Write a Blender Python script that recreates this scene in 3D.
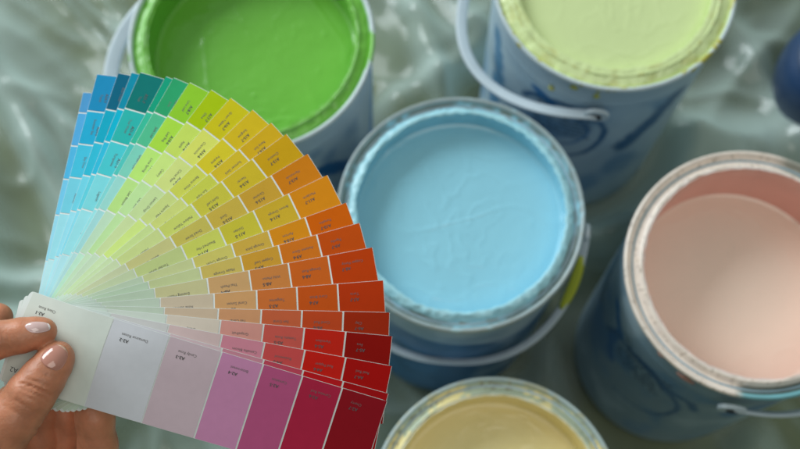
import bpy, bmesh, math, random
import numpy as np
from mathutils import Vector, Matrix, noise

for o in list(bpy.data.objects): bpy.data.objects.remove(o)
sc = bpy.context.scene
COL = sc.collection
R_ = math.radians

# ------------------------------------------------------------------ camera
U = 0.07                       # unit: about one can radius
PITCH = R_(18.455)
CAMZ = (3.0 + 7.926) * U
FPX = 1100.0                   # focal length in pixels of the 800 wide photo
cam = bpy.data.cameras.new('camera'); camo = bpy.data.objects.new('camera', cam); COL.objects.link(camo)
camo.location = (0, 0, CAMZ); camo.rotation_euler = (PITCH, 0, 0)
cam.lens = FPX / 800 * 36.0; cam.sensor_width = 36.0
cam.clip_start = 0.01; cam.clip_end = 50
cam.dof.use_dof = True; cam.dof.focus_distance = 0.402; cam.dof.aperture_fstop = 10.0
sc.camera = camo
CR = Vector((1, 0, 0)); CU = Vector((0, math.cos(PITCH), math.sin(PITCH))); CF = Vector((0, math.sin(PITCH), -math.cos(PITCH)))
CP = Vector((0, 0, CAMZ))
def P(x, y, d):
    """a point seen at photo position x, y at real distance d in front of the lens"""
    return CP + CF * d + CR * ((x - 400) / FPX * d) - CU * ((y - 224.5) / FPX * d)

# ------------------------------------------------------------------ light
w = bpy.data.worlds.new('World'); sc.world = w; w.use_nodes = True
nt = w.node_tree; bg = nt.nodes['Background']
tc = nt.nodes.new('ShaderNodeTexCoord'); sx = nt.nodes.new('ShaderNodeSeparateXYZ'); nt.links.new(tc.outputs['Generated'], sx.inputs[0])
mp = nt.nodes.new('ShaderNodeMath'); mp.operation = 'MULTIPLY_ADD'
nt.links.new(sx.outputs['Y'], mp.inputs[0]); mp.inputs[1].default_value = 0.5; mp.inputs[2].default_value = 0.5
rp = nt.nodes.new('ShaderNodeValToRGB'); nt.links.new(mp.outputs[0], rp.inputs[0])
rp.color_ramp.elements[0].color = (0.12, 0.155, 0.145, 1); rp.color_ramp.elements[0].position = 0.25
rp.color_ramp.elements[1].color = (0.50, 0.60, 0.58, 1); rp.color_ramp.elements[1].position = 0.95
nt.links.new(rp.outputs[0], bg.inputs[0]); bg.inputs[1].default_value = 0.84

def area(name, loc, target, size, power, col):
    l = bpy.data.lights.new(name, 'AREA'); l.shape = 'RECTANGLE'; l.size, l.size_y = size; l.energy = power; l.color = col
    o = bpy.data.objects.new(name, l); COL.objects.link(o); o.location = loc
    o.rotation_euler = (Vector(target) - Vector(loc)).to_track_quat('-Z', 'Y').to_euler()
    return o
area('window_light', (-1.35, 1.5, 1.35), (0.0, 0.2, 0.2), (1.4, 1.0), 46, (0.90, 0.97, 1.0))
area('room_light', (0.25, -0.35, 1.9), (-0.05, 0.15, 0.3), (1.0, 1.0), 7.5, (1.0, 0.94, 0.86))

sc.view_settings.view_transform = 'Standard'; sc.view_settings.look = 'None'
sc.view_settings.exposure = -0.12; sc.view_settings.gamma = 1
sc.cycles.max_bounces = 8; sc.cycles.transparent_max_bounces = 12
sc.cycles.use_denoising = True

# ------------------------------------------------------------------ helpers
def lin(h, g=1.0, top=0.9):
    h = h.lstrip('#'); out = []
    for i in (0, 2, 4):
        c = int(h[i:i+2], 16) / 255
        c = c / 12.92 if c <= 0.04045 else ((c + 0.055) / 1.055) ** 2.4
        out.append(min(top, c * g))
    return tuple(out) + (1.0,)

def mat(name, col=(.5, .5, .5, 1), rough=.5, metal=0, spec=.5, coat=0, sss=0, bump=None, alpha=1.0, vary=None, attr=None):
    m = bpy.data.materials.new(name); m.use_nodes = True; t = m.node_tree; b = t.nodes['Principled BSDF']
    b.inputs['Base Color'].default_value = col; b.inputs['Roughness'].default_value = rough; b.inputs['Metallic'].default_value = metal
    b.inputs['Specular IOR Level'].default_value = spec; b.inputs['Coat Weight'].default_value = coat; b.inputs['Coat Roughness'].default_value = .12
    b.inputs['Alpha'].default_value = alpha
    if sss:
        b.inputs['Subsurface Weight'].default_value = sss; b.inputs['Subsurface Radius'].default_value = (1, .35, .2); b.inputs['Subsurface Scale'].default_value = .0035
    c = t.nodes.new('ShaderNodeTexCoord')
    src = None
    if attr:
        a = t.nodes.new('ShaderNodeAttribute'); a.attribute_name = attr; src = a.outputs['Color']
    if vary:                                   # (scale, amount): mottles the colour a little
        n = t.nodes.new('ShaderNodeTexNoise'); n.inputs['Scale'].default_value = vary[0]; n.inputs['Detail'].default_value = 5
        t.links.new(c.outputs['Object'], n.inputs['Vector'])
        mr = t.nodes.new('ShaderNodeMapRange'); mr.inputs['From Min'].default_value = .3; mr.inputs['From Max'].default_value = .7
        mr.inputs['To Min'].default_value = 1 - vary[1]; mr.inputs['To Max'].default_value = 1 + vary[1]
        t.links.new(n.outputs['Fac'], mr.inputs['Value'])
        mx = t.nodes.new('ShaderNodeVectorMath'); mx.operation = 'SCALE'
        if src: t.links.new(src, mx.inputs[0])
        else: mx.inputs[0].default_value = col[:3]
        t.links.new(mr.outputs[0], mx.inputs['Scale']); src = mx.outputs[0]
    if src: t.links.new(src, b.inputs['Base Color'])
    if bump:                                   # list of (scale, strength, distance)
        prev = None
        for s, st, d in bump:
            n = t.nodes.new('ShaderNodeTexNoise'); n.inputs['Scale'].default_value = s; n.inputs['Detail'].default_value = 4
            t.links.new(c.outputs['Object'], n.inputs['Vector'])
            bp = t.nodes.new('ShaderNodeBump'); bp.inputs['Strength'].default_value = st; bp.inputs['Distance'].default_value = d
            t.links.new(n.outputs['Fac'], bp.inputs['Height'])
            if prev: t.links.new(prev, bp.inputs['Normal'])
            prev = bp.outputs['Normal']
        t.links.new(prev, b.inputs['Normal'])
    return m

def mesh(name, verts, faces, mats, parent=None, smooth=True, cols=None, midx=None, loc=None):
    me = bpy.data.meshes.new(name); me.from_pydata([tuple(v) for v in verts], [], faces)
    for m in (mats if isinstance(mats, list) else [mats]): me.materials.append(m)
    if smooth: me.polygons.foreach_set('use_smooth', [True] * len(me.polygons))
    if midx: me.polygons.foreach_set('material_index', midx)
    if cols is not None:
        a = me.color_attributes.new('stain_or_sheen', 'FLOAT_COLOR', 'POINT')
        a.data.foreach_set('color', np.asarray(cols, dtype=np.float32).ravel())
    me.update()
    o = bpy.data.objects.new(name, me); COL.objects.link(o)
    if parent: o.parent = parent
    if loc: o.location = loc
    return o

def tag(o, label=None, cat=None, group=None, kind=None):
    if label: o['label'] = label
    if cat: o['category'] = cat
    if group: o['group'] = group
    if kind: o['kind'] = kind
    return o

def empty(name, loc, label, cat, group=None):
    o = bpy.data.objects.new(name, None); COL.objects.link(o); o.location = loc; o.empty_display_size = .02
    return tag(o, label, cat, group)

def smoothprofile(pts, n=4):
    out = []
    for i in range(len(pts) - 1):
        p0 = pts[max(i-1, 0)]; p1 = pts[i]; p2 = pts[i+1]; p3 = pts[min(i+2, len(pts)-1)]
        for k in range(n):
            t = k / n
            out.append(tuple(.5 * ((2*b) + (-a+c)*t + (2*a-5*b+4*c-d)*t*t + (-a+3*b-3*c+d)*t**3) for a, b, c, d in zip(p0, p1, p2, p3)))
    out.append(pts[-1]); return out

def lathe(profile, seg, f=None, colf=None):
    """profile of (r, z); f(angle, i, r, z) may displace; colf gives a colour per vertex"""
    V = []; F = []; C = []
    n = len(profile)
    for s in range(seg):
        a = 2 * math.pi * s / seg
        for i, (r, z) in enumerate(profile):
            rr, zz = f(a, i, r, z) if f else (r, z)
            V.append((rr * math.cos(a), rr * math.sin(a), zz))
            if colf: C.append(colf(a, i, r, z))
    for s in range(seg):
        s2 = (s + 1) % seg
        for i in range(n - 1):
            F.append((s*n+i, s2*n+i, s2*n+i+1, s*n+i+1))
    return V, F, C

def nz(x, y, z=0.0): return noise.noise(Vector((x, y, z)))
def fbm(x, y, z=0.0, o=4): return noise.fractal(Vector((x, y, z)), 0.8, 2.0, o)

def sweep(path, width, thick, closed=False, taper=None, up=None):
    """flat rounded band along a path; width runs across the given up vector at each point"""
    V = []; F = []; n = len(path); K = 10
    for i, p in enumerate(path):
        t = (path[min(i+1, n-1)] - path[max(i-1, 0)]).normalized()
        b = up(i) if callable(up) else up
        b = (b - t * b.dot(t)).normalized(); c = t.cross(b)
        wd = width * (taper(i / (n-1)) if taper else 1)
        for k in range(K):
            a = 2 * math.pi * k / K
            ca, sa = math.cos(a), math.sin(a)
            V.append(p + b * (wd/2 * math.copysign(abs(ca) ** .5, ca)) + c * (thick/2 * math.copysign(abs(sa) ** .5, sa)))
    for i in range(n-1):
        for k in range(K):
            F.append((i*K+k, i*K+(k+1) % K, (i+1)*K+(k+1) % K, (i+1)*K+k))
    F.append(tuple(range(K))[::-1]); F.append(tuple((n-1)*K+k for k in range(K)))
    return V, F

def mixc(a, b, t): return tuple(x + (y-x) * t for x, y in zip(a, b))
def sstep(a, b, x):
    t = max(0.0, min(1.0, (x-a)/(b-a))); return t*t*(3-2*t)

# ------------------------------------------------------------------ floor and plastic sheet
floor_m = mat('floor_boards', (.135, .160, .052, 1), rough=.55, spec=.3, vary=(9, .5), bump=[(30, .2, .002)])
fl = mesh('floor', [(-4, -4, -.012), (4, -4, -.012), (4, 4, -.012), (-4, 4, -.012)], [(0, 1, 2, 3)], floor_m, smooth=False)
tag(fl, kind='structure')

FO = [0]
def sheet_height(x, y):
    # long folds plus crumples
    def ridge(cx, cy, ang, wdt, wob, s):
        u = (x-cx)*math.cos(ang) + (y-cy)*math.sin(ang); v = -(x-cx)*math.sin(ang) + (y-cy)*math.cos(ang)
        v += wob * nz(u*4, s*7.3)
        return math.exp(-(v/wdt)**2) * (.55 + .6*nz(u*3+s, s))
    h = 0; FO[0] = 0
    for k, (cx, cy, an, wd, am) in enumerate(FOLDS):
        e = max(0, ridge(cx, cy, an, wd, .03, k*1.7)); h += am * e; FO[0] += min(1, e*am/.022)*.8
    q = 1 - abs(nz(x*7+3, y*5)); h += .016 * q**4; FO[0] += .3*q**7 + .30*sstep(.1, .45, nz(x*5+7, y*4))
    q = 1 - abs(nz(x*15-9, y*17+2)); h += .0065 * q**4
    q = 1 - abs(nz(x*30+1.5*nz(x*6, y*6), y*24)); h += .0010 * q**4
    return h
random.seed(5)
FOLDS = [(-.225, .165, .30, .030, .06), (-.26, .21, .45, .012, .03), (-.30, .345, 2.2, .010, .03), (-.285, .37, 2.3, .006, .02), (-.23, .13, .55, .018, .03), (-.33, .30, 2.0, .018, .030), (-.28, .40, 2.15, .014, .024), (-.40, .12, .25, .03, .040), (-.15, .45, 2.1, .012, .02),
         (.08, .48, 2.2, .016, .024), (.02, .42, 2.5, .010, .016), (.12, .36, 2.3, .012, .02), (.30, .30, 2.1, .012, .022),
         (.27, .22, 2.2, .010, .018), (.24, .05, 1.7, .012, .020), (.15, .02, 1.9, .010, .014), (-.22, -.04, .5, .016, .03), (.38, .40, 2.0, .014, .02)]
for k in range(36):
    FOLDS.append((random.uniform(-.8, .8), random.uniform(-.4, 1.1), random.gauss(2.15, .3), random.uniform(.0035, .012), random.uniform(.005, .014)))
N = 420; X0, X1, Y0, Y1 = -.85, .85, -.45, 1.15
V = []; FC = []
for j in range(N):
    for i in range(N):
        x = X0 + (X1-X0)*i/(N-1); y = Y0 + (Y1-Y0)*j/(N-1); V.append((x, y, -.0105 + min(.05, sheet_height(x, y)))); e = min(1, FO[0]); FC.append((e, e, e, 1))
CANPOS = {'blue': (.465, 2.761, .953), 'lime': (1.762, 4.768, 1.007), 'pink': (2.653, 2.283, .972), 'green': (-1.198, 4.235, .997), 'cream': (.707, .625, .925)}
V2 = []
for (x, y, z) in V:                       # pressed flat under each can
    for (cx, cy, r) in CANPOS.values():
        d = math.hypot(x-cx*U, y-cy*U) / U
        t = sstep(r*.98, r*1.35, d); z = -.0105 + (z + .0105) * t
    V2.append((x, y, z))
F = [(j*N+i, j*N+i+1, (j+1)*N+i+1, (j+1)*N+i) for j in range(N-1) for i in range(N-1)]
pm = bpy.data.materials.new('clear_film'); pm.use_nodes = True; t = pm.node_tree
b = t.nodes['Principled BSDF']; b.inputs['Base Color'].default_value = (.56, .70, .66, 1); b.inputs['Roughness'].default_value = .16
b.inputs['Specular IOR Level'].default_value = .8
lw = t.nodes.new('ShaderNodeLayerWeight'); lw.inputs['Blend'].default_value = .35
mr = t.nodes.new('ShaderNodeMapRange'); mr.inputs['To Min'].default_value = .10; mr.inputs['To Max'].default_value = .85
t.links.new(lw.outputs['Facing'], mr.inputs['Value']); at = t.nodes.new('ShaderNodeAttribute'); at.attribute_name = 'stain_or_sheen'      # film layers up in the folds; extra milky opacity stands in for highlights
ma = t.nodes.new('ShaderNodeMath'); ma.operation = 'MULTIPLY_ADD'; ma.use_clamp = True; ma.inputs[1].default_value = .40
t.links.new(at.outputs['Fac'], ma.inputs[0]); t.links.new(mr.outputs[0], ma.inputs[2]); t.links.new(ma.outputs[0], b.inputs['Alpha'])
ps = mesh('plastic_sheet', V2, F, pm, cols=FC)
tag(ps, 'crumpled clear plastic dust sheet spread under the paint cans', 'plastic sheet')

# ------------------------------------------------------------------ paint cans
plastic_white = mat('handle_plastic', (.55, .64, .70, 1), rough=.35, vary=(60, .06))
dark_hole = mat('hole', (.01, .01, .012, 1), rough=.9)
body_m = mat('printed_label', attr='stain_or_sheen', rough=.34, spec=.45, vary=(25, .05), bump=[(18, .05, .002)])
rim_m = mat('tin_rim', attr='stain_or_sheen', rough=.30, metal=.0, spec=.75, vary=(90, .08), bump=[(160, .15, .0006)])

def seg_dist(px_, py_, pts):
    best = 9
    for (a, b_) in zip(pts[:-1], pts[1:]):
        dx, dy = b_[0]-a[0], b_[1]-a[1]; L = dx*dx+dy*dy or 1e-9
        tt = max(0, min(1, ((px_-a[0])*dx + (py_-a[1])*dy)/L))
        d = math.hypot(px_-a[0]-tt*dx, py_-a[1]-tt*dy)
        if d < best: best = d
    return best

def make_can(kind, label, H, paint_hex, gain, level, base, strokes, crust, rimcol, seamv=.30, paint_rough=.22, bumpy=1.0, print_lines=(), face=None, lower=None, wall=None, lip=None, edge=None):
    cx, cy, r = CANPOS[kind]; r = r * U
    fa = math.atan2(-cy, -cx) if face is None else face           # azimuth that faces the viewer
    root = empty('paint_can', (cx*U, cy*U, 0), label, 'paint can', 'open paint cans on the plastic sheet')
    sd = sum(map(ord, kind)) * .37
    pc = lin(paint_hex, gain)
    # body -----------------------------------------------------------
    nv = 110
    prof = [(r*.62, .003)] + [(r*.90, .0), (r*.915, .001), (r*.92, .004)]
    for i in range(nv):
        z = .006 + (H - .006 - .05*r) * i / (nv-1); k = i/(nv-1)
        rr = r * (.925 + .045*k)
        v = (H - z) / U
        rr -= .006 * r * math.exp(-((v-seamv)/.012)**2)            # pressed ring under the rim
        rr += .006 * r * math.exp(-((v-seamv-.03)/.02)**2)
        prof.append((rr, z))
    prof += [(r*.93, H-.05*r), (r*.87, H-.06*r), (r*.87, H-.12*r)]
    def bcol(a, i, rr, z):
        da = (a - fa + math.pi) % (2*math.pi) - math.pi
        u = da * .95; v = (H - z) / U                               # arc and depth below the rim, in can radii
        c = base
        if lower:
            e = lower[0] + .12*math.sin(u*2.3+sd) + .05*nz(u*2, sd)
            c = mixc(c, lower[1], sstep(e-.02, e+.03, v))
        ws = fbm(u*1.6+sd, v*1.1, sd*2, 3)                           # washy brush print of the label
        c = mixc(c, (.05, .22, .44, 1), .62*sstep(.05, .55, ws) * sstep(seamv, seamv+.25, v))
        c = mixc(c, (.55, .68, .74, 1), .45*sstep(.1, .6, -ws))
        wob = .045 * nz(u*2+sd, v*2)
        for pts, wd, col, soft in strokes:
            d = seg_dist(u+wob, v+wob, pts)
            f_ = 1 - sstep(wd*(1-soft), wd*(1+.15), d + wd*.35*nz(u*14, v*14, sd))
            if f_ > 0: c = mixc(c, col, f_)
        return c
    Vb, Fb, Cb = lathe(prof, 300, None, bcol)
    body = mesh('can_body', Vb, Fb, body_m, root, cols=Cb)
    # rim ------------------------------------------------------------
    rp_ = [(.962, -.075), (.985, -.06), (.999, -.035), (.996, -.010), (.984, .0), (.968, -.006), (.958, -.026), (.945, -.046), (.922, -.052), (.902, -.046),
           (.888, -.022), (.876, -.004), (.862, .002), (.850, -.010), (.858, -.03), (.868, -.10), (.872, -.2)]
    rp_ = smoothprofile(rp_, 3)
    rp_ = [(a*r, H + b_*r) for a, b_ in rp_]
    rp_ += [(r*.872, H - level*U*k/6 - .2*r) for k in range(1, 8)]
    def rcol(a, i, rr, z):
        da = (a - fa + math.pi) % (2*math.pi) - math.pi
        return rimcol(da, rr/r, (z-H)/r, pc, sd)
    def rdisp(a, i, rr, z):
        q = rr / r
        k = math.exp(-((q-.86)/.03)**2)
        n1 = nz(math.cos(a)*9, math.sin(a)*9, sd) ; n2 = nz(math.cos(a)*28, math.sin(a)*28, sd+z*40)
        return rr + .004*r*k*n1 + .003*r*k*n2, z + .010*r*k*n1
    Vr, Fr, Cr = lathe(rp_, 420, rdisp, rcol)
    mesh('rim', Vr, Fr, rim_m, root, cols=Cr)
    # dried paint ridge ----------------------------------------------
    ci, co, ch, amp = crust
    cm = mat('dried_paint_' + kind, pc, rough=.32, spec=.5, vary=(35, .06), bump=[(70, .3, .001)], attr='stain_or_sheen')
    pr = []
    K = 20
    for k in range(K+1):
        th = math.pi * k / K
        mid = (ci+co)/2; hw = (co-ci)/2
        pr.append((r*(mid + hw*math.cos(th)), H + r*(-.035*(.5+.5*math.cos(th)) + ch*math.sin(th)**.8 - .012)))
    zb = H - level*U - .06*r; zt = H - .05*r
    pr += [(r*(.842 if ci > .83 else ci + (.842-ci)*k/10), zt + (zb-zt)*k/10) for k in range(1, 11)]
    def cd(a, i, rr, z):
        e = min(1, i/4)
        n1 = nz(math.cos(a)*4, math.sin(a)*4, sd*2); n2 = nz(math.cos(a)*17, math.sin(a)*17, sd+i*.12); n3 = nz(math.cos(a)*45, math.sin(a)*45, sd+i*.3)
        side = math.cos(math.pi*min(i, K)/K)
        fade = 1 if i <= K else max(.12, 1-(i-K)/3)
        return rr + r*amp*(.9*n1*side + .7*n2 + .18*n3)*fade, z + r*amp*(.35*n2+.15*n3)*fade
    wl = wall or pc; lp = lip or pc
    def ccol(a, i, rr, z):
        t_ = sstep(K-7, K+1.5, i + 2.2*nz(math.cos(a)*9, math.sin(a)*9, sd))
        sp = sstep(.05, .45, nz(math.cos(a)*7, math.sin(a)*7, sd+i*.10))
        return mixc(mixc(lp, pc if not edge else edge, sp*.55), wl, t_)
    Vc, Fc, Cc = lathe(pr, 420, cd, ccol)
    mesh('dried_paint_ridge', Vc, Fc, cm, root, cols=Cc)
    # paint ----------------------------------------------------------
    sm_ = mat('paint_surface_' + kind, pc, rough=paint_rough, spec=.5, vary=(14, .035), bump=[(28, .10*bumpy, .004), (110, .06*bumpy, .001)])
    zl = H - level*U
    rb = random.Random(int(sd*10)); BUB = [(rb.uniform(-.7, .7), rb.uniform(-.7, .7), rb.uniform(.014, .024), rb.uniform(.0003, .0007)*bumpy) for _q in range(9)]
    rings = 80; V = [(0, 0, zl)]; F = []; S = 160; rad = r*.8455
    for i in range(1, rings+1):
        q = i / rings
        for s in range(S):
            a = 2*math.pi*s/S; x = rad*q*math.cos(a); y = rad*q*math.sin(a)
            X, Y = x/U, y/U
            crv = abs(nz(X*1.7+sd, Y*1.7) ); hgt = .00045*bumpy*math.exp(-(crv/.025)**2)      # skin wrinkles
            crv = abs(nz(X*4+sd*2, Y*3.2, 3) + .2*nz(X*11, Y*11)); hgt += .00040*bumpy*math.exp(-(crv/.05)**2)*max(0, .4+nz(X*1.2, Y*1.2, sd))*1.6
            hgt += .0005*bumpy*fbm(X*2, Y*2, sd)
            for (bx, by, bs, bh) in BUB: hgt += bh*math.exp(-((X-bx)**2+(Y-by)**2)/bs**2)
            hgt += .0008*sstep(.95, 1.0, q)**2                                                     # meniscus
            V.append((x, y, zl+hgt))
    for s in range(S): F.append((0, 1+s, 1+(s+1) % S))
    for i in range(1, rings):
        for s in range(S):
            F.append((1+(i-1)*S+s, 1+i*S+s, 1+i*S+(s+1) % S, 1+(i-1)*S+(s+1) % S))
    mesh('paint', V, F, sm_, root)
    # small print on the label ----------------------------------------
    if print_lines:
        V = []; F = []; rnd = random.Random(int(sd*100))
        for (u0, u1, v, hgt) in print_lines:
            u = u0
            while u < u1:
                wl = rnd.uniform(.015, .05); 
                if rnd.random() > .22:
                    for n_ in range(2):
                        pass
                    k0 = len(V); m = 4
                    for q in range(m+1):
                        uu = u + wl*q/m; a = fa + uu/.95
                        for vv in (v, v+hgt):
                            z = H - vv*U; kk = (z-.006)/(H-.006-.05*r); rr = r*(.925+.045*kk)+.00025
                            V.append((rr*math.cos(a), rr*math.sin(a), z))
                    for q in range(m): F.append((k0+2*q, k0+2*q+2, k0+2*q+3, k0+2*q+1))
                u += wl + .014
        mesh('label_print', V, F, print_m, root)
    return root, fa, r, H
print_m = mat('label_ink', (.10, .16, .24, 1), rough=.5)

def add_handle(root, fa, r, H, out_az, length, droop, width, thick, pivot_v, across=1.035, seg=70, t0=0.0, t1=math.pi, up_mix=0.0, colm=None, smear=None):
    """plastic bail hinged on two sides of the can and hanging to the azimuth fa+out_az"""
    oz = fa + out_az
    out = Vector((math.cos(oz)*math.cos(droop), math.sin(oz)*math.cos(droop), -math.sin(droop)))
    ax = Vector((-math.sin(oz), math.cos(oz), 0))
    c = Vector((0, 0, H - pivot_v*U))
    pts = []
    for i in range(seg+1):
        a = t0 + (t1-t0)*i/seg
        s = math.sin(a)
        pts.append(c + ax * (r*across*math.copysign(abs(math.cos(a))**.85, math.cos(a))) + out*(r*length*s**.9))
    nrm = out.cross(ax)
    def up(i):
        p = pts[i]; rad = Vector((p.x, p.y, 0)).normalized()
        return (Vector((0, 0, 1)) * (1-up_mix) + rad * up_mix)
    V, F = sweep(pts, width, thick, up=up)
    h = mesh('handle', V, F, colm or plastic_white, root)
    if smear:
        i0, i1, mm = smear; q = pts[i0:i1]
        Vs, Fs = sweep(q, width*1.12, thick*1.5, up=lambda i: up(i+i0), taper=lambda t_: .5+.6*math.sin(math.pi*min(1, t_*1.02))**.5)
        mesh('paint_smear', Vs, Fs, mm, h)
    # round hinge tabs with a dark rivet hole at both ends
    for e, sg in ((0, 1), (seg, -1)):
        p = pts[e]; n = ax*sg; side = Vector((0, 0, 1)).cross(n).normalized(); upv = Vector((0, 0, 1))
        V = []; F = []; K = 28
        for lay in (0, .0022):
            for k in range(K):
                a = 2*math.pi*k/K
                V.append(p + n*(lay-.0008) + side*(math.cos(a)*width*1.0) + upv*(math.sin(a)*width*.85))
        F.append(tuple(range(K, 2*K)))
        for k in range(K): F.append((k, (k+1) % K, K+(k+1) % K, K+k))
        tb = mesh('hinge_tab', V, F, colm or plastic_white, h, smooth=False)
        V = [p + n*.00165 + side*(math.cos(2*math.pi*k/20)*width*.42) + upv*(math.sin(2*math.pi*k/20)*width*.36) for k in range(20)]
        V += [v + n*.0004 for v in V]
        F = [tuple(range(20, 40))] + [(k, (k+1) % 20, 20+(k+1) % 20, 20+k) for k in range(20)]
        mesh('rivet', V, F, dark_hole, h, smooth=False)
    return h

TIN = (.33, .41, .43, 1); TIN_D = (.14, .14, .11, 1); PALE = (.60, .70, .74, 1)
def rim_blue(da, q, z, pc, sd):
    n = nz(math.cos(da)*3, math.sin(da)*3, sd); n2 = nz(math.cos(da)*14, math.sin(da)*14, sd+q*30); n3 = nz(math.cos(da)*40, math.sin(da)*40, q*60)
    if q > .958: c = mixc(TIN, (.30, .33, .30, 1), .6*sstep(.1, .4, n2*.7+n3*.4)); c = mixc(c, mixc(pc, (.6, .75, .8, 1), .5), .7*sstep(.2, .45, n + n2*.4))
    else:
        c = mixc((.15, .19, .17, 1), pc, sstep(-.15, .20, (.925-q)*6 + n*.8 + n2*.15))
        c = mixc(c, (.16, .15, .08, 1), .8*sstep(.22, .34, n - .25*n2))
    if q < .90: c = mixc(pc, (.75, .85, .88, 1), .12 + .15*max(0, n3))
    return c
def rim_green(da, q, z, pc, sd):
    n = nz(math.cos(da)*2.5, math.sin(da)*2.5, sd); n2 = nz(math.cos(da)*14, math.sin(da)*14, sd+q*30)
    if q > .955: return mixc(PALE, pc, sstep(.28, .42, n + .5*n2))
    return mixc(pc, (.10, .22, .03, 1), .3*max(0, n2))
def rim_lime(da, q, z, pc, sd):
    n = nz(math.cos(da)*3, math.sin(da)*3, sd+2); n2 = nz(math.cos(da)*18, math.sin(da)*18, sd+q*30)
    if q > .965: return mixc(PALE, (.45, .42, .06, 1), sstep(.12, .3, n*.6 + n2*.6))
    return mixc(pc, (.42, .36, .04, 1), .45*sstep(.0, .45, n2 + .3*n))
def rim_pink(da, q, z, pc, sd):
    n = nz(math.cos(da)*3, math.sin(da)*3, sd); n2 = nz(math.cos(da)*13, math.sin(da)*13, sd+q*25); n3 = nz(math.cos(da)*45, math.sin(da)*45, q*50)
    pale = mixc(pc, (.85, .78, .74, 1), .45)
    c = mixc(pale, pc, .35*sstep(0, .4, n2))
    c = mixc(c, (.22, .16, .10, 1), .55*sstep(.38, .5, n3 + .2*n2))
    if q > .90:
        t_ = sstep(.60, .70, da) * (1 - sstep(1.25, 1.35, da)); c = mixc(c, (.17, .42, .47, 1) if q > .955 else (.07, .09, .07, 1), t_)   # teal smear
        t_ = sstep(2.55, 2.7, abs(da)); c = mixc(c, (.20, .22, .18, 1), t_*.8*(1 if q < .99 else .3))
    if q < .846 and z < -.05: c = pc
    return c
def rim_cream(da, q, z, pc, sd):
    n = nz(math.cos(da)*3, math.sin(da)*3, sd); n2 = nz(math.cos(da)*14, math.sin(da)*14, sd+q*30); n3 = nz(math.cos(da)*40, math.sin(da)*40, q*60)
    if q > .955: return mixc((.45, .55, .55, 1), (.50, .42, .16, 1), .5*sstep(.1, .3, n2 + n3*.3))
    c = mixc(pc, (.35, .48, .42, 1), .75*sstep(-.05, .25, n + n2*.5))
    if q > .9: c = mixc(c, (.20, .13, .04, 1), .8*sstep(.22, .4, n2*.7 + n3*.7))
    return c

BLU = (.03, .17, .40, 1); BLD = (.035, .14, .30, 1); BRI = (.03, .27, .62, 1)
body_pale = (.30, .43, .54, 1)
HC = 3.0 * U
lines = [(-.28, .22, .62+.075*k, .028) for k in range(7)]

# green
g = make_can('green', 'paint can full of bright green paint behind the colour fan', HC, '6cb040', 1.15, .34, (.52, .64, .72, 1),
    [([(1.15, .12), (1.2, .6), (1.1, 1.3), (1.0, 2.4)], .13, BRI, .6), ([(1.35, .3), (1.45, 1.2), (1.5, 2.2)], .06, BRI, .3), ([(.3, .9), (.6, 1.3), (.5, 1.9)], .10, BLU, .4)],
    (.835, .95, .010, .012), rim_green, bumpy=.8, face=math.atan2(-4.235, 1.198))
add_handle(*g, out_az=-1.6, length=1.33, droop=R_(14), width=.0090, thick=.0022, pivot_v=.34, up_mix=.8)
# lime
def arc(cx_, cy_, rx, ry, a0, a1, n=14): return [(cx_+rx*math.cos(a0+(a1-a0)*k/n), cy_+ry*math.sin(a0+(a1-a0)*k/n)) for k in range(n+1)]
l = make_can('lime', 'paint can brimming with pale lime green paint at the top', HC, 'c8d69c', 1.18, .10, (.42, .56, .66, 1),
    [(arc(-.05, 1.05, .42, .55, -2.6, 2.2), .035, BLD, .5), (arc(.0, 1.0, .22, .30, -1.2, 2.8), .02, BLU, .5), ([(-.30, .50), (-.12, .62), (.05, .60)], .07, BLU, .5),
     ([(.95, .55), (.78, .95), (.62, 1.35)], .13, BLD, .5), ([(-.9, .4), (-.75, 1.0), (-.8, 1.7)], .12, (.05, .22, .42, 1), .6)],
    (.800, .955, .020, .013), rim_lime, bumpy=.4, edge=(.56, .56, .18, 1), print_lines=lines, paint_rough=.28)
add_handle(*l, out_az=-1.35, length=1.25, droop=R_(15), width=.0072, thick=.0022, pivot_v=.40, up_mix=.8)
# drips of yellow paint on the lime can
def drips(root, fa, r, H, spec, m):
    for (u, v0, ln, wd) in spec:
        V = []; F = []; n = 16; K = 8
        for i in range(n+1):
            q = i/n; v = v0 + ln*q; a = fa + u/.95 + .01*nz(q*3, u*9); z = H - v*U
            rr = r*(.925 + .045*(z-.006)/(H-.006-.05*r)) ; 
            ww = wd*U*(.55+.25*math.sin(q*9+u) + (.5*math.exp(-((q-.88)/.1)**2))) * (1 if q < .98 else .3)
            for k in range(K+1):
                b_ = math.pi*k/K; s = math.cos(b_)*ww/2
                V.append(((rr+.0012*math.sin(b_)*(ww/(wd*U)))*math.cos(a + s/rr), (rr+.0012*math.sin(b_)*(ww/(wd*U)))*math.sin(a + s/rr), z))
        for i in range(n):
            for k in range(K): F.append((i*(K+1)+k, i*(K+1)+k+1, (i+1)*(K+1)+k+1, (i+1)*(K+1)+k))
        mesh('paint_drip', V, F, m, root)
drips(*l, [(-.02, .06, .09, .06), (.17, .06, .16, .045), (-.19, .28, .05, .05)], mat('yellow_drip', (.42, .44, .08, 1), rough=.3))
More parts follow.
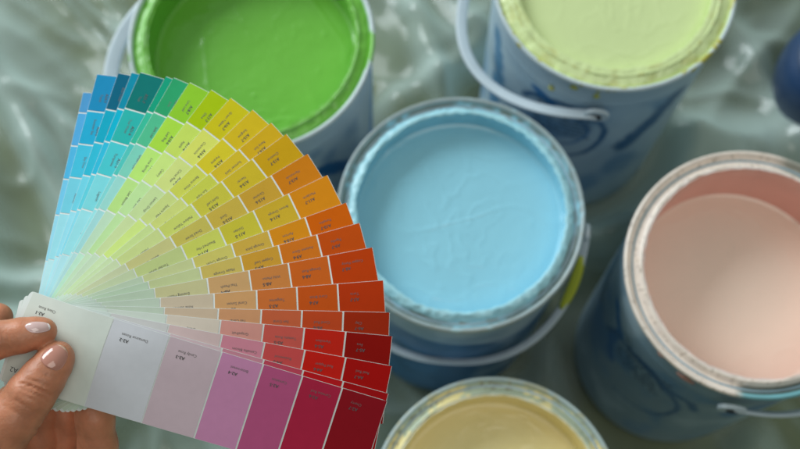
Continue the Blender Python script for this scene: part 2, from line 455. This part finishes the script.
# blue
bl = make_can('blue', 'paint can of sky blue paint in the middle right of the colour fan', HC, '88c0d2', 1.25, .21, (.32, .46, .56, 1),
    [([(-.6, 1.2), (.2, 1.5), (1.0, 1.1)], .15, BLD, .5)],
    (.832, .908, .036, .015), rim_blue, bumpy=.55, lip=(.40, .72, .82, 1), print_lines=[], lower=(.60, (.015, .14, .30, 1)))
add_handle(*bl, out_az=.10, length=1.32, droop=R_(42), width=.0050, thick=.0020, pivot_v=.34, up_mix=.6, across=1.06, smear=(3, 13, mat('lime_smear', (.46, .52, .05, 1), rough=.35)))
# pink
pk = make_can('pink', 'half used paint can with salmon pink paint and pale crusted rim', HC, 'e8b8aa', 1.55, .58, (.24, .36, .44, 1),
    [([(-.55, .55), (-.35, .75), (-.42, 1.1), (-.3, 1.4)], .07, BLU, .4), ([(-.2, .72), (.05, .62), (.2, .75), (.45, .80), (.55, 1.05)], .045, BLD, .4), (arc(-.05, 1.3, .5, .6, -2.8, 1.6), .03, BLD, .5), ([(-1.1, .5), (-.9, 1.2)], .2, (.03, .12, .20, 1), .5),
     ([(1.0, .6), (.85, .95)], .13, BLU, .4)],
    (.840, .895, .022, .010), rim_pink, bumpy=.35, wall=(.84, .47, .40, 1), lip=(.80, .70, .66, 1), print_lines=lines, paint_rough=.2)
add_handle(*pk, out_az=2.25, length=1.2, droop=R_(14), width=.0075, thick=.0022, pivot_v=.28, up_mix=.3)
drips(*pk, [(.25, .06, .15, .13), (.0, .06, .05, .06)], mat('pink_drip', (.42, .22, .18, 1), rough=.35))
# cream
cr = make_can('cream', 'smaller paint can of creamy yellow paint at the bottom edge', HC - .35*U, 'dccb92', 1.28, .33, (.3, .42, .5, 1),
    [([(-.6, .6), (.3, 1.2)], .12, BLU, .5)], (.838, .890, .020, .010), rim_cream, bumpy=.4, lip=(.75, .74, .58, 1))

# dark blue pail at the right edge
def make_pail():
    root = empty('pot', P(888, 22, .72), 'dark blue round closed pot half out of frame at the right edge', 'pot')
    root.location.z = 0
    prof = smoothprofile([(.0, 0), (.026, .0), (.034, .004), (.042, .02), (.045, .04), (.043, .056), (.037, .066)], 5)
    V, F, _ = lathe(prof, 96)
    mesh('pot_body', V, F, mat('dark_blue_glaze', (.02, .055, .14, 1), rough=.4, vary=(12, .4)), root)
    V, F, _ = lathe(smoothprofile([(.0375, .064), (.0385, .066), (.037, .0685), (.026, .073), (.010, .0755), (.008, .082), (.005, .086), (0, .087)], 4), 96)
    mesh('pot_lid', V, F, mat('dark_blue_lid', (.018, .05, .12, 1), rough=.4), root)
make_pail()

# ------------------------------------------------------------------ fan of colour cards
FD = .400                                  # distance of the rivet from the lens
PXM = FD / FPX
LR = 328 * PXM; LB = 54 * PXM; WD = 92 * PXM
TIPS = [(386, 401), (388, 393.5), (393, 366), (392.5, 336), (392, 312), (384, 280), (370, 248), (361, 222), (347, 202), (327, 175), (307, 154), (287, 133),
        (272, 121.5), (254, 107.5), (231, 97), (213, 86), (190, 81), (174, 76.5), (167, 73), (142, 66), (133, 67), (119, 69), (97, 75), (85, 99.5)]
STACK = .00060
def cam3(v): return CP + CR*v[0] - CU*v[1] + CF*v[2]
def corner(pv, a, dr, L, W):
    d = np.array([math.cos(a)*math.cos(dr), math.sin(a)*math.cos(dr), math.sin(dr)])
    wv = np.array([math.sin(a), -math.cos(a), 0.0])
    return pv + d*L + wv*W
def proj(p): return 400 + FPX*p[0]/p[2], 224.5 + FPX*p[1]/p[2]
def pivot(k):
    d = FD + k*STACK; return np.array([(64-400)/FPX*FD, (352-224.5)/FPX*FD, d])
def tipangle(k): return math.atan2(TIPS[k][1]-352, TIPS[k][0]-64)
CR2 = math.hypot(328, 46) * PXM
drs = []
for k, (tx, ty) in enumerate(TIPS):              # how far each card hangs away from the lens, from its reach in the picture
    th = tipangle(k); want = math.hypot(tx-64, ty-352); lo_, hi_ = 0.0, .8
    for it in range(50):
        dl = (lo_+hi_)/2; rr = math.hypot(LR*math.cos(dl), WD/2); pv = pivot(k)
        p = np.array([pv[0]+rr*math.cos(th), pv[1]+rr*math.sin(th), pv[2]+rr*math.tan(dl)])
        x, y = proj(p)
        if math.hypot(x-64, y-352) > want: lo_ = dl
        else: hi_ = dl
    drs.append(min(dl, R_(27)))
sm = [float(np.mean(drs[max(0, i-2):i+3])) for i in range(len(drs))]
TA = [tipangle(k) for k in range(len(TIPS))]
print('FAN', [round(math.degrees(q), 1) for q in drs])
_tx = [-math.pi, R_(-150), R_(-125)] + TA[::-1] + [R_(50), R_(85), math.pi]
_ty = [0, 0, sm[-1]*.8] + sm[::-1] + [sm[0]*.8, 0, 0]
def delta(th): return float(np.interp(th, _tx, _ty))
def sag(x, y):
    """depth of the common sagging surface all cards lie on, x and y measured from the rivet"""
    r = math.hypot(x, y); th = math.atan2(y, x)
    if th > R_(140): th -= 2*math.pi
    m = sum(delta(th+R_(q)) for q in (-12, -8, -4, 0, 4, 8, 12))/7
    return math.tan(m) * (math.sqrt(r*r + .02**2) - .02)
sol = []
for k, (tx, ty) in enumerate(TIPS):
    a = tipangle(k) + R_(8); c = math.cos(sm[k])
    for it in range(30):
        x = math.cos(a)*LR*c + math.sin(a)*WD/2; y = math.sin(a)*LR*c - math.cos(a)*WD/2
        pv = pivot(k); px_, py_ = proj(pv + np.array([x, y, sag(x, y)]))
        e_ = (math.atan2(py_-352, px_-64) - math.atan2(ty-352, tx-64)); a -= e_
    sol.append([a, sm[k]])

PAL = [  # swatch colours with the dimmer light at the lower right folded in
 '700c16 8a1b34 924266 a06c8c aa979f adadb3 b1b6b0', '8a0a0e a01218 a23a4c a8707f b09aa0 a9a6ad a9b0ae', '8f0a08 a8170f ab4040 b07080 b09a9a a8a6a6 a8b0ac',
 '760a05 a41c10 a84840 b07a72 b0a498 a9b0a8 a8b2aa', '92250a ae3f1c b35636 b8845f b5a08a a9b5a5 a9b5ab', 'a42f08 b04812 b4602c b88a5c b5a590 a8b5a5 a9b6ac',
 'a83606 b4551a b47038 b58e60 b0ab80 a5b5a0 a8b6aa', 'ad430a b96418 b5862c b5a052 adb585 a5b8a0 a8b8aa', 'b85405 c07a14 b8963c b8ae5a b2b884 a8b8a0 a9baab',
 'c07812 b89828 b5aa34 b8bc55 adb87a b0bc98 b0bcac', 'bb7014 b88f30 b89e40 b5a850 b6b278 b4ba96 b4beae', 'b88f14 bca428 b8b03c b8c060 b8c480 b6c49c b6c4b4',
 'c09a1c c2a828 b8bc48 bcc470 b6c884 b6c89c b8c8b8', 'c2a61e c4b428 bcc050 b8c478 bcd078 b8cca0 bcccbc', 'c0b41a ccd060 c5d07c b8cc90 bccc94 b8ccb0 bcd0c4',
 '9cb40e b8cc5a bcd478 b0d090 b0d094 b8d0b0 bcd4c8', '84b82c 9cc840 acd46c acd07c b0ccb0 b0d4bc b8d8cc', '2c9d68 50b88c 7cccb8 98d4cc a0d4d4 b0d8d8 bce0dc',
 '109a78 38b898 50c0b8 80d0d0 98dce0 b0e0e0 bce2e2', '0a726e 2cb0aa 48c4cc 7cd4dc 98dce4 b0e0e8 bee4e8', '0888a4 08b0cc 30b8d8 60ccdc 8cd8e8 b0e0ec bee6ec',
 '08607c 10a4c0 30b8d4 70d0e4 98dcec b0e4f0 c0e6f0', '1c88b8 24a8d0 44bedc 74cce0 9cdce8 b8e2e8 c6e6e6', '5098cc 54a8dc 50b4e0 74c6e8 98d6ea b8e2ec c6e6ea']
NAMES = [['China Rose', 'Damascus Rosen', 'Candy Rose', 'Bittersweet', 'Carnation', 'Carmine Red', 'Cherry'],
 ['Rose Tint', 'Petal', 'Blush', 'Dusty Rose', 'Raspberry', 'Poppy', 'Ruby'], ['Shell', 'Rose Blossom', 'Pink Sand', 'Camellia Bloom', 'Rosewood', 'Red Pepper', 'Real Red'],
 ['Linen', 'Chalk', 'Dusty Shell', 'Grapefruit', 'Tomato Rose', 'Vermilion', 'Fire'], ['Ivory', 'Sand', 'Shell Coral', 'Tea Coral', 'Sun Coral', 'Coral Red', 'Clay'],
 ['Oyster', 'Soft Sand', 'Rose Sunrise', 'Coral Sunset', 'Tangerine', 'Coral Brick', 'Terra'], ['Bone', 'Pale Straw', 'Evening Peach', 'Thai Peach', 'Wild Melon', 'Orange Rust', 'Copper Penny'],
 ['Mist', 'Pale Oat', 'Loam Sand', 'Maize Orange', 'Copper Leaf', 'Autumn Glow', 'Paprika'], ['Pearl', 'Cream Oat', 'Orange Cream', 'Orange Crush', 'Orange Juice', 'Apricot', 'Pumpkin'],
 ['Chalk White', 'Rice', 'Tender Straw', 'Bleached Hay', 'Golden', 'Brown Orange', 'Mandarin'], ['Wheat', 'Oatmeal', 'Butter Cream', 'Dried Straw', 'Gold', 'Caramel', 'Marmalade'],
 ['Light Corn', 'Meadow Sand', 'Melon White', 'Mellow Yellow', 'Gold Leaf', 'Nectar', 'Chestnut'], ['Dew', 'Hay', 'Honeydew', 'Ducking', 'Sun Field', 'Summer Gold', 'Rainy Sun'],
 ['Glow', 'Lemon Ice', 'Mustard Fog', 'Square Pear', 'Banana Wine', 'Panama', 'Sunglow'], ['Milk', 'Lime Milk', 'New Cream', 'Lemon Drop', 'Citrus Pear', 'Chamomile', 'Green Yellow'],
 ['Leaf Mist', 'Lime Lemon', 'Young Leaf', 'Leaf Bud', 'Celery', 'Apple', 'Olive'], ['Breeze', 'Willow', 'Yellow Leaf', 'Last Bloom', 'Lime Spring', 'Leaf Bug', 'Lime Leaf'],
 ['Frost', 'Mint Foam', 'Water Mint', 'Cool Mint', 'Green Opal', 'Jade Leaf', 'Jade'], ['Ice', 'Cold Green', 'Sea Foam', 'Aqua Mint', 'Sea Leaf', 'Emerald', 'Fir'],
 ['Ice Drop', 'Lake Mist', 'Aquamarine', 'Lagoon', 'Turquoise', 'Teal Water', 'Teal'], ['Snow Blue', 'Sky Mist', 'Cool Lake', 'Pool', 'Surf', 'Bay', 'Deep Bay'],
 ['Cloud', 'Pale Aqua', 'Clear Lake', 'River', 'Marina', 'Ocean', 'Blue Ocean'], ['Air', 'Light Sky', 'Bright Day', 'Holiday', 'Sky Dive', 'Summer Sea', 'Topaz'],
 ['Cirrus', 'Winter Sky', 'Day Sky', 'Noon', 'Clear Sky', 'Azure', 'Cobalt']]
CLAB = ['magenta to wine red top card held by the thumb', 'narrow strip of a ruby red card under the wine card', 'bright scarlet card with rose middle swatches', 'dark blood red card with grapefruit swatch', 'brick red card with coral swatches',
 'rust orange card with peach swatches', 'burnt orange card with melon swatches', 'copper orange card with sand swatches', 'pumpkin orange card with olive gold swatches', 'mandarin card with golden yellow swatches', 'marmalade brown card with straw swatches',
 'ochre card with nectar yellow swatches', 'mustard gold card', 'sunglow gold card with lemon swatches', 'yellow card with pale pear swatches', 'olive green yellow card', 'leaf green card', 'jade green card', 'narrow emerald green strip of a card',
 'deep teal card with turquoise swatches', 'narrow cyan blue strip of a card', 'dark ocean blue card', 'bright topaz blue card', 'lowest card of the fan, pale azure sliver']
EDGES = [0, 90, 149, 204, 248, 290, 333, 382]      # swatch borders along the card, measured from its held end
GAIN = 1.45
white_m = mat('card_paper', (.80, .84, .82, 1), rough=.55)
ink_m = mat('card_ink', (.075, .075, .08, 1), rough=.6)
inkl_m = mat('card_ink_faint', (.13, .12, .12, 1), rough=.6)

def text_geo(s, size, cache={}):
    if (s, size) in cache: return cache[(s, size)]
    cu = bpy.data.curves.new('t', 'FONT'); cu.body = s; cu.size = size; cu.resolution_u = 2
    o = bpy.data.objects.new('t', cu); COL.objects.link(o)
    me = o.to_mesh(); V = [tuple(v.co) for v in me.vertices]; F = [tuple(p.vertices) for p in me.polygons]
    o.to_mesh_clear(); bpy.data.objects.remove(o); bpy.data.curves.remove(cu)
    cache[(s, size)] = (V, F); return V, F

rv = cam3(pivot(0))
fan = empty('colour_fan', rv, 'spread fan of paint colour cards from wine red to blue held in a hand', 'colour fan')
bpy.context.view_layer.update()
def card(k):
    a, dr = sol[k]; pv = pivot(k); c = math.cos(dr)
    TH = .00020
    def T3(u, v, h=0.0):                                                  # u px along from the held end, v px from the printed edge
        lu = (u-54)*PXM; lu = lu*c if lu > 0 else lu
        wv_ = WD/2 - v*PXM
        x = math.cos(a)*lu + math.sin(a)*wv_; y = math.sin(a)*lu - math.cos(a)*wv_
        return cam3(pv + np.array([x, y, sag(x, y) - h])) - rv
    US = 0.0 if k < 4 else 8.0
    W = 92.0; L = 382.0 if k < 23 else 360.0
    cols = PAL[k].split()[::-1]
    GK = 1.85 if k == 0 else 1.65 if k < 4 else 1.35 if k < 14 else 1.25 if k < 17 else 1.08  # per-card gain puts differences in light over the fan into the colour
    V = []; F = []; M = []
    def quadstrip(u0, u1, v0, v1, h, mi):
        m = max(1, int((u1-u0)/(3.2 if u1 < 150 else 6)))
        for q in range(m):
            a0 = u0+(u1-u0)*q/m; a1 = u0+(u1-u0)*(q+1)/m
            for j in range(12):
                w0 = v0+(v1-v0)*j/12; w1 = v0+(v1-v0)*(j+1)/12
                b0 = len(V); V.extend([T3(a0, w0, h), T3(a1, w0, h), T3(a1, w1, h), T3(a0, w1, h)]); F.append((b0, b0+1, b0+2, b0+3)); M.append(mi)
    rc = 3.0
    # top and bottom subdivided along the length so the droop is followed
    us = [US, US+.6, US+1.6, US+3]+[e_ for e_ in np.arange(US+6, 90, 3)]+[e_ for e_ in np.arange(94, L-1, 6)]+[L]
    vs = 12
    def halfspan(u):
        c0 = 0.0
        if u-US < rc: c0 = rc - math.sqrt(max(0, rc*rc-(rc-(u-US))**2))
        if u > L-1.2: c0 = .6
        return c0, W-c0
    for h, flip in ((0, 0), (-TH, 1)):
        for q in range(len(us)-1):
            s0 = halfspan(us[q]); s1 = halfspan(us[q+1])
            for j in range(vs):
                g0, g1 = j/vs, (j+1)/vs; b0 = len(V); L0 = s0[1]-s0[0]; L1 = s1[1]-s1[0]
                V.extend([T3(us[q], s0[0]+L0*g0, h), T3(us[q+1], s1[0]+L1*g0, h), T3(us[q+1], s1[0]+L1*g1, h), T3(us[q], s0[0]+L0*g1, h)])
                F.append((b0, b0+1, b0+2, b0+3) if not flip else (b0+3, b0+2, b0+1, b0)); M.append(0)
    for q in range(len(us)-1):
        for side in (0, 1):
            s0 = halfspan(us[q])[side]; s1 = halfspan(us[q+1])[side]; b0 = len(V)
            V.extend([T3(us[q], s0, 0), T3(us[q+1], s1, 0), T3(us[q+1], s1, -TH), T3(us[q], s0, -TH)]); F.append((b0, b0+1, b0+2, b0+3)); M.append(0)
    for u in (US, L):
        s = halfspan(u); b0 = len(V); V.extend([T3(u, s[0], 0), T3(u, s[1], 0), T3(u, s[1], -TH), T3(u, s[0], -TH)]); F.append((b0, b0+1, b0+2, b0+3)); M.append(0)
    mats = [white_m, ink_m, inkl_m]
    for i in range(7):
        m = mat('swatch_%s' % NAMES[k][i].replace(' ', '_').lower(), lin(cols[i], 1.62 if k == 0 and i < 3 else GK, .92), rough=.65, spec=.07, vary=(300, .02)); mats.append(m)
        gap = .9 if i >= 2 else .35
        u0 = max(US + 3, EDGES[i] + (gap if i else 3)); u1 = min(L, EDGES[i+1]) - (gap if i < 6 else .5)
        quadstrip(u0, u1, .3, W-.3, .00013, 3+i)
    # printed name and code, reading from the other side
    def put(s, size, uend, vbase, mi, h=.00019):
        tv, tf = text_geo(s, size)
        if not tv: return
        mxx = max(v[0] for v in tv); b0 = len(V)
        for v in tv: V.append(T3(uend + (mxx - v[0]), vbase + v[1], h))   # rotated half a turn on the card
        for f_ in tf: F.append(tuple(b0+i for i in f_)); M.append(mi)
    for i in range(7):
        off = 13 if i else 14
        put(NAMES[k][i], 4.0, EDGES[i]+off, 10.6, 2)
        code = 'A%d-%d' % (k+2, i+1)
        put(code, 4.7, EDGES[i]+off-.5, 16.0, 1); put(code, 4.7, EDGES[i]+off-.2, 16.0, 1, .00021)
    put('A%d' % (k+2), 7, 8, 76, 1)
    # the free corner is curled a touch on some cards
    me = mesh('colour_card', V, F, mats, fan, smooth=False, midx=M)
    bm = bmesh.new(); bm.from_mesh(me.data); bmesh.ops.remove_doubles(bm, verts=bm.verts, dist=1e-6)
    for f_ in bm.faces: f_.smooth = True
    for e_ in bm.edges:
        if len(e_.link_faces) != 2 or e_.calc_face_angle(0) > .6: e_.smooth = False
    bm.to_mesh(me.data); bm.free()
    me['label'] = CLAB[k]
    return me
for k in range(len(TIPS)): card(k)
# rivet through the held end
V = []; F = []; K = 24
for h in (-.0006, STACK*24+.0006):
    for q in range(K):
        V.append(cam3(pivot(0) + np.array([math.cos(2*math.pi*q/K)*.0022, math.sin(2*math.pi*q/K)*.0022, h])) - rv)
F = [tuple(range(K)), tuple(range(K, 2*K))] + [(q, (q+1) % K, K+(q+1) % K, K+q) for q in range(K)]
mesh('rivet', V, F, mat('brass', (.6, .5, .3, 1), metal=1, rough=.3), fan, smooth=False)

# ------------------------------------------------------------------ hand
# chains of (photo x, photo y, depth below/above the cards in mm, radius in px)
def C3(x, y, dmm):
    d = FD + dmm/1000
    return np.array([(x-400)/FPX*d, (y-224.5)/FPX*d, d])
top = lambda r, x=0: -r*PXM*1000 + .6           # rests on the front card
CH = {
 'index': [(-150, 392, 2, 27), (-85, 362, -4, 22), (-40, 350, -6.5, 19.5), (-8, 341, -7.2, 19.5), (22, 335.5, -6.3, 17.2), (37, 332.5, -5.6, 15.2), (44, 331, -5.2, 12.8)],
 'thumb': [(-110, 560, 14, 44), (-55, 500, 4, 36), (-12, 449, -6, 30), (14, 418, -8.2, 25.5), (31, 394, -8.4, 23.5), (43, 378, -7.4, 21.5), (54, 363, -6.3, 18.5), (58, 357, -5.8, 16)],
 'middle': [(-40, 600, 38, 30), (40, 540, 38, 25), (94, 480, 30, 22.5), (98, 446, 24, 20), (95, 418, 20, 19.5), (88, 396, 19, 16.5)],
 'ring': [(-60, 610, 42, 30), (20, 545, 44, 24), (62, 480, 42, 17), (66, 440, 36, 15), (66, 415, 31, 14), (62, 398, 28, 12)],
 'little': [(-90, 610, 42, 30), (-10, 545, 44, 24), (26, 478, 38, 20), (40, 440, 31, 18), (42, 412, 27, 16.5), (38, 392, 25, 14)],
 'lowest': [(-90, 560, 40, 28), (-20, 520, 40, 24), (10, 470, 32, 22), (14, 430, 28, 20), (12, 400, 27, 17)],
 'under': [(-120, 410, 24, 26), (-70, 345, 24, 20), (-30, 322, 23, 17.5), (-8, 318, 21, 16), (0, 317, 20, 13.5)],
 'palm': [(-150, 392, 8, 40), (-150, 450, 22, 60), (-110, 560, 30, 62), (-160, 680, 40, 66)],
}
CHN = {k: [(C3(x, y, d), r*PXM) for x, y, d, r in v] for k, v in CH.items()}
def sd_chain(Pt, ch, k=.0035):
    res = None
    for (a, ra), (b_, rb) in zip(ch[:-1], ch[1:]):
        ab = b_-a; L2 = float(ab@ab)
        t_ = np.clip(((Pt-a)@ab)/L2, 0, 1)
        dd = np.linalg.norm(Pt-a-t_[:, None]*ab, axis=1) - (ra+(rb-ra)*t_)
        res = dd if res is None else smin(res, dd, k)
    return res
def smin(a, b_, k):
    h = np.clip(.5+.5*(b_-a)/k, 0, 1); return b_*(1-h)+a*h - k*h*(1-h)
# skin creases: (point px x, y, direction angle, half length px, depth mm)
CREASE = [(36, 388, 22, 16, .50), (33, 393, 25, 15, .35), (39, 383, 20, 12, .28), (30, 398, 26, 12, .2), (4, 343, 80, 12, .30), (8, 342, 82, 10, .2), (-2, 343, 78, 12, .2), (45, 375, 22, 8, .18), (24, 405, 30, 14, .15), (18, 414, 34, 16, .15), (-12, 344, 80, 12, .15), (14, 340, 84, 9, .12), (92, 432, 5, 12, .3), (44, 430, 5, 10, .3)]
def hand_sdf(Pt):
    d = None
    for name in ('palm', 'index', 'thumb', 'middle', 'ring', 'little', 'lowest', 'under'):
        q = sd_chain(Pt, CHN[name], .0015 if name in ('index', 'thumb') else .0025)
        d = q if d is None else smin(d, q, .0010)
    z = Pt[:, 2]; x = 400+FPX*Pt[:, 0]/z; y = 224.5+FPX*Pt[:, 1]/z
    front = 1/(1+np.exp((z-(FD-.002))/.0006))
    for cx_, cy_, an, hl, dp in CREASE:
        c, s = math.cos(R_(an)), math.sin(R_(an))
        u = (x-cx_)*c+(y-cy_)*s; v = -(x-cx_)*s+(y-cy_)*c - .010*u*u*.6
        d = d + dp*1e-3*np.exp(-(v/1.5)**2)*3.0*np.exp(-(u/hl)**4)*front
    # knuckle swelling of the thumb
    d = d - .0007*np.exp(-(((x-33)/16)**2+((y-391)/13)**2))*front
    return d
def surface_nets(fn, lo, hi, h):
    n = [int((b_-a)/h)+1 for a, b_ in zip(lo, hi)]
    gx, gy, gz = [lo[i]+h*np.arange(n[i]) for i in range(3)]
    G = np.stack(np.meshgrid(gx, gy, gz, indexing='ij'), -1).reshape(-1, 3)
    D = np.concatenate([fn(G[i:i+200000]) for i in range(0, len(G), 200000)]).reshape(n)
    S = D < 0
    nx, ny, nzz = n[0]-1, n[1]-1, n[2]-1
    cnt = np.zeros((nx, ny, nzz)); acc = np.zeros((nx, ny, nzz, 3))
    offs = [(i, j, k) for i in (0, 1) for j in (0, 1) for k in (0, 1)]
    for p in offs:
        for ax in range(3):
            if p[ax]: continue
            q = list(p); q[ax] = 1
            A = D[p[0]:p[0]+nx, p[1]:p[1]+ny, p[2]:p[2]+nzz]; B = D[q[0]:q[0]+nx, q[1]:q[1]+ny, q[2]:q[2]+nzz]
            m = (A < 0) != (B < 0); t_ = np.where(m, A/np.where(m, A-B, 1), 0)
            cnt += m
            for c in range(3):
                acc[..., c] += np.where(m, p[c] + (t_ if c == ax else 0), 0)
    act = cnt > 0; idx = -np.ones(act.shape, int); idx[act] = np.arange(act.sum())
    I = np.argwhere(act); Vv = np.array(lo) + h*(I + acc[act]/cnt[act][:, None])
    Fs = []
    for ax in range(3):
        sl0 = [slice(1, -1)]*3; sl1 = [slice(1, -1)]*3
        sl0[ax] = slice(0, n[ax]-1); sl1[ax] = slice(1, n[ax])
        m = S[tuple(sl0)] != S[tuple(sl1)]
        for e in np.argwhere(m):
            p = e + 1; p[ax] = e[ax]
            u, v = [(1, 2), (2, 0), (0, 1)][ax]
            q = []
            for du, dv in ((0, 0), (1, 0), (1, 1), (0, 1)):
                c = p.copy(); c[u] -= du; c[v] -= dv; q.append(int(idx[tuple(c)]))
            if min(q) < 0: continue
            Fs.append(tuple(q) if S[tuple(p)] else tuple(q[::-1]))
    return Vv, Fs
lo = C3(-115, 285, 0); hi = C3(128, 520, 0)
lo = np.array([lo[0], lo[1], FD-.022]); hi = np.array([hi[0], hi[1], FD+.050])
HV, HF = surface_nets(hand_sdf, lo, hi, .0007)
hand_loc = cam3(C3(20, 400, 10))
skin = mat('skin', (.58, .235, .132, 1), rough=.40, spec=.4, sss=.25, vary=(160, .16), bump=[(1100, .22, .0006), (330, .25, .0010)])
person = mesh('person', [cam3(v) - hand_loc for v in HV], HF, skin, loc=hand_loc)
smo = person.modifiers.new('smooth', 'SMOOTH'); smo.factor = .5; smo.iterations = 2
tag(person, 'hand with glossy pearly nails pinching the held end of the colour fan', 'person')

def nail(cx_, cy_, ax_deg, hl, hw, ray, m, tipm):
    """nail plate laid on the finger: found by walking onto the skin along the ray (camera space)"""
    ca, sa = math.cos(R_(ax_deg)), math.sin(R_(ax_deg)); ray = np.array(ray, float); ray /= np.linalg.norm(ray)
    A, B = 22, 16; pts = []
    for i in range(A+1):
        for j in range(B+1):
            s = -1+2*i/A; t_ = -1+2*j/B
            w_ = (1-abs(s)**(3.0 if s > 0 else 2.1))**.5 if abs(s) < 1 else 0.0
            w_ = max(.12, w_); u = s*hl; v = t_*hw*w_
            zz = FD-.0108; pts.append([(cx_+u*ca-v*sa-400)/FPX*zz, (cy_+u*sa+v*ca-224.5)/FPX*zz, zz])
    p0 = np.array(pts); p = p0 - ray*.012
    p = p0.copy()
    for it in range(12):
        f0 = hand_sdf(p); g = np.stack([(hand_sdf(p+np.eye(3)[q]*1e-5)-f0)/1e-5 for q in range(3)], 1)
        p = p - g*(f0*.8)[:, None]
    V = []; n = len(p)
    for idx_, q in enumerate(p):
        i, j = divmod(idx_, B+1); t_ = -1+2*j/B; s = -1+2*i/A
        lift = .00055*(1-.75*abs(t_)**3)*(1-.5*max(0, -s)**4) + (.00025 if s > .75 else 0)
        V.append(cam3(q - ray*lift) - hand_loc)
    for q in p: V.append(cam3(q + ray*.0006) - hand_loc)
    F = []; M = []
    for i in range(A):
        for j in range(B):
            a0 = i*(B+1)+j; F.append((a0, a0+1, a0+B+2, a0+B+1)); M.append(1 if i >= A-4 else 0)
            F.append((n+a0, n+a0+B+1, n+a0+B+2, n+a0+1)); M.append(0)
    for j in range(B):
        F.append((j, n+j, n+j+1, j+1)); M.append(0)
        a0 = A*(B+1)+j; F.append((a0, a0+1, n+a0+1, n+a0)); M.append(1)
    for i in range(A):
        for a0 in (i*(B+1), i*(B+1)+B):
            F.append((a0, a0+B+1, n+a0+B+1, n+a0)); M.append(0)
    o = mesh('fingernail', V, F, [m, tipm], person, midx=M)
    return o
n1 = mat('pearl_polish', (.80, .54, .52, 1), rough=.12, spec=.8, coat=.8)
n1t = mat('pearl_tip', (.88, .80, .80, 1), rough=.12, spec=.8, coat=.8)
n2 = mat('nude_polish', (.56, .25, .19, 1), rough=.12, spec=.6, coat=.6)
n2t = mat('nude_tip', (.66, .42, .30, 1), rough=.12, spec=.6, coat=.6)
o = nail(42, 324.6, -10, 17, 8.0, (.0, .55, .85), n1, n1t); o['label'] = 'pearly white polished nail of the upper finger'
o = nail(58.5, 353, -54, 18, 12.2, (-.05, .05, 1), n2, n2t); o['label'] = 'rosy glossy thumbnail'
